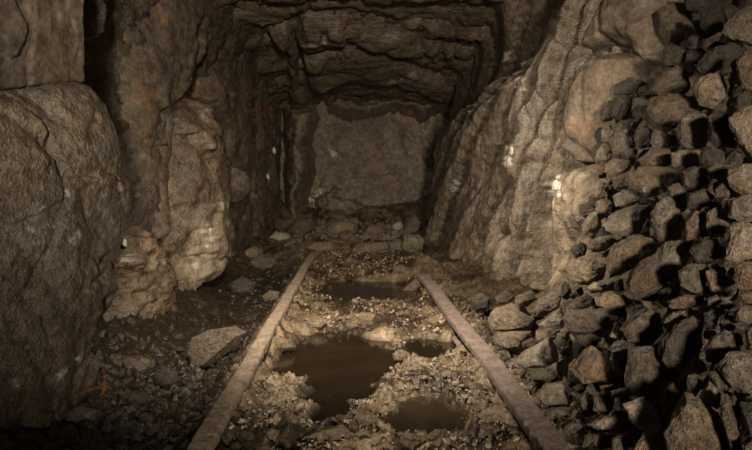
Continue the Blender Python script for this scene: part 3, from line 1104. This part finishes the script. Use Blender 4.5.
# ------------------------------------------------------------ stones lying on the floor
FLOOR_ROCKS = """
352,250 358,243 372,241 386,242 388,248 376,253 358,254|tan|long low tan stone lying across the end of the track
302,248 312,241 330,242 344,248 338,253 314,253|brown|low brown stone where the left rail ends
400,292 408,284 416,278 420,286 414,294 404,298|tan|pointed tan stone beside the far end of the right rail
268,238 276,231 288,233 292,239 280,242|pale|pale stone at the foot of the left wall far back
388,244 396,238 404,242 402,250 392,252|green|small greenish stone left of the mossy rock at the end
402,248 404,236 418,234 424,240 422,252 410,256|green|mossy square rock at the end of the track
392,268 400,264 408,268 404,274 394,273|brown|small brown stone on the far mud right of centre
372,286 378,284 383,287 377,290|tan|tiny tan stone on the mud right of the far puddle glint
304,322 316,316 328,320 322,328 308,328|tan|low tan stone on the mud left of the bright gravel ridge
264,342 276,336 292,340 296,348 280,352 266,350|tan|tan mud-covered stone beside the left rail
392,354 400,349 408,352 412,360 402,364 394,361|tan|tan stone between the two larger puddles
312,384 317,379 324,383 321,389 314,389|tan|small pinkish-tan stone on the edge of the large puddle
192,338 208,330 236,326 246,332 236,346 214,362 200,372 190,368 188,352|brown|grey-brown slanting slab leaning in the ditch left of the track
250,262 262,254 276,258 272,268 256,272|brown|brown stone in the ditch beside the left rail
228,284 242,276 256,282 252,292 234,296|dark|dark stone in the ditch below the pale bulge
240,252 254,246 264,250 258,258 244,260|brown|brown stone at the wall foot beside the left bulge
262,296 270,290 280,292 278,300 266,303|brown|small brown stone tight against the left rail
120,398 134,390 150,394 148,406 130,410|dark|dark stone at the foot of the near boulder
150,376 164,366 178,372 176,386 158,390|dark|dark stone in the ditch below the grey slab
14,420 34,410 52,414 50,426 28,430|grey|flat grey stone low under the near boulder
60,414 80,406 98,410 94,420 70,424|grey|flat grey-brown ledge stone under the near boulder
356,418 366,412 378,416 374,424 360,426|tan|tan lump on the mud between the big puddle and the oval puddle
300,440 320,428 344,424 352,434 330,446 306,450|tan|broad tan mud-caked stone at the bottom edge
288,228 298,218 312,217 318,226 308,234 292,235|brown|brown block at the left of the spoil below the end face
322,232 332,222 346,219 358,224 356,233 338,237|tan|wide tan block in the middle of the spoil below the end face
362,234 370,225 382,224 388,231 378,238 366,238|brown|brown stone right of the wide tan block in the far spoil
391,232 393,224 400,221 405,227 402,234|pale|small pale stone in the spoil below the end face
404,230 406,218 415,214 421,222 418,233 408,235|grey|grey upright stone in the far right corner of the tunnel
262,434 272,428 284,432 280,440 266,442|tan|small tan stone near the bottom edge beside the left rail
""".strip().splitlines()
for i, line in enumerate(FLOOR_ROCKS):
    poly, tone, lab = line.split('|')
    P2 = np.array(pts(poly))
    cx, cy = P2.mean(0)
    rr = ray(cx, P2[:, 1].max() * .6 + cy * .4)
    v = 1.0
    while v < 8.2 and CAM[2] + rr[2] * v > floor_z(rr[0] * v, v):
        v += .02
    bm, C, s = outline_rock(poly, min(v, 8.0), 400 + i, 3, .6, .035)
    o = link('loose_stone', finish(bm, 'loose_stone', C), M['r_' + tone], None, lab, 'rock', 'stones lying on the tunnel floor')
    o.location = C

# white mineral nodules grown on the walls
CRUST = [(wall_right, '555,184', 7, 6), (wall_right, '558,194', 2.5, 2.2), (wall_right, '510,150', 2.5, 6),
         (wall_left, '64,372', 5, 4), (wall_left, '79,357', 3.2, 2.6), (wall_left, '18,384', 2.6, 2), (wall_left, '206,246', 4, 3),
         (wall_left, '212,232', 3, 5), (wall_left, '126,242', 3, 6), (wall_left, '274,148', 2, 4), (wall_left, '270,176', 2, 4)]
for k, (wl, p_, rx, ry) in enumerate(CRUST):
    px, py = pts(p_)[0]
    d = ray(px, py)
    best = None
    for V in WALLV[wl.name]:
        rel = V - CAM
        off = np.linalg.norm(rel / rel[:, 1:2] - d, axis=1)
        m = off < 2.5 / FPX
        if m.any():
            c = V[m][np.argmin(rel[m][:, 1])]
            if best is None or c[1] < best[1]:
                best = c
    if best is None:
        continue
    r = np.random.default_rng(700 + k)
    p = r.normal(size=(22, 3))
    p /= np.linalg.norm(p, axis=1, keepdims=True)
    p *= np.array((max(rx * .6, 2), rx * 1.6, ry)) / FPX * best[1]
    o = link('mineral_nodule', finish(hull_rock([tuple(x) for x in p], 2, .06, 700 + k, .4), 'mineral_nodule', (0, 0, 0)), M['crust'], wl, 'white mineral nodule')
    o.location = best

# gravel: thousands of chips pressed into the mud
ico = bmesh.new()
bmesh.ops.create_icosphere(ico, subdivisions=1, radius=1)
ICV = np.array([v.co[:] for v in ico.verts])
ICF = np.array([[v.index for v in f.verts] for f in ico.faces])
ico.free()


def chips(name, n, xr, yr, sz, mat, label, skip):
    VV, FF, k = [], [], 0
    while k < n:
        x = rng.uniform(*xr)
        y = yr[0] * (yr[1] / yr[0]) ** rng.random()
        s = sz[0] * (sz[1] / sz[0]) ** (rng.random() ** 2.0)
        if skip(x, y):
            continue
        R = np.array(Matrix.Rotation(rng.uniform(0, 6.28), 3, Vector(rng.normal(size=3)).normalized()))
        v = ICV * (1 + .35 * rng.normal(size=(len(ICV), 1)).clip(-1, 1)) * np.array((1, .8, .55)) * s
        v = v @ R.T
        VV.append(v + np.array((x, y, floor_z(x, y) + .25 * s)))
        FF.append(ICF + len(ICV) * k)
        k += 1
    me = mesh(name, np.concatenate(VV), np.concatenate(FF), False)
    return link(name, me, mat, None, label, 'gravel', None, 'stuff')


def skip_track(x, y):
    if perlin(np.array((x * 5, y * 4, 3.0))) < -.12:
        return True
    a = np.array([x]), np.array([y])
    return any(sdpoly(*a, P)[0] > -.015 for P in PUV)


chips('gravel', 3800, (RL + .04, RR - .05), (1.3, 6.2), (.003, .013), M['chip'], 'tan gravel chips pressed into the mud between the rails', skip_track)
chips('gravel', 1300, (RR + .055, RR + .16), (1.5, 4.2), (.004, .018), M['r_green'], 'crumbly brown gravel banked along the outer side of the right rail', lambda x, y: False)
chips('gravel', 900, (-.78, RL - .06), (1.5, 6.2), (.005, .022), M['r_dark'], 'dark gravel in the ditch left of the track', lambda x, y: False)
chips('gravel', 900, (-.72, .62), (6.3, 7.95), (.010, .075), M['r_tan'], 'brown broken spoil at the foot of the end face', lambda x, y: False)

# ------------------------------------------------------------ small rusty scrap by the near boulder
u, v = hit('L', 98, 386, -.74)
sx, sy, sz = -.74, u, v
e = bpy.data.objects.new('rusty_scrap', None)
COL.objects.link(e)
e.location = (sx, sy, sz)
e['label'], e['category'] = 'small orange rusty iron scrap at the foot of the near boulder', 'scrap'


def bar(name, a, b, r):
    bm = bmesh.new()
    bmesh.ops.create_cone(bm, cap_ends=True, segments=8, radius1=r, radius2=r * .6, depth=1)
    bmesh.ops.subdivide_edges(bm, edges=bm.edges[:], cuts=2)
    a, b = Vector(a), Vector(b)
    q = (b - a).to_track_quat('Z', 'Y').to_matrix().to_4x4()
    bm.transform(Matrix.Translation((a + b) / 2) @ q @ Matrix.Diagonal((1, 1, (b - a).length, 1)))
    for v_ in bm.verts:
        v_.co += Vector(rng.normal(size=3)) * r * .18
    me = bpy.data.meshes.new(name)
    bm.to_mesh(me)
    bm.free()
    link(name, me, M['rust'], e)


bar('spike', (.008, .012, -.028), (.014, .02, .026), .005)
bar('crosspiece', (.010, .016, -.004), (-.018, -.02, -.006), .005)
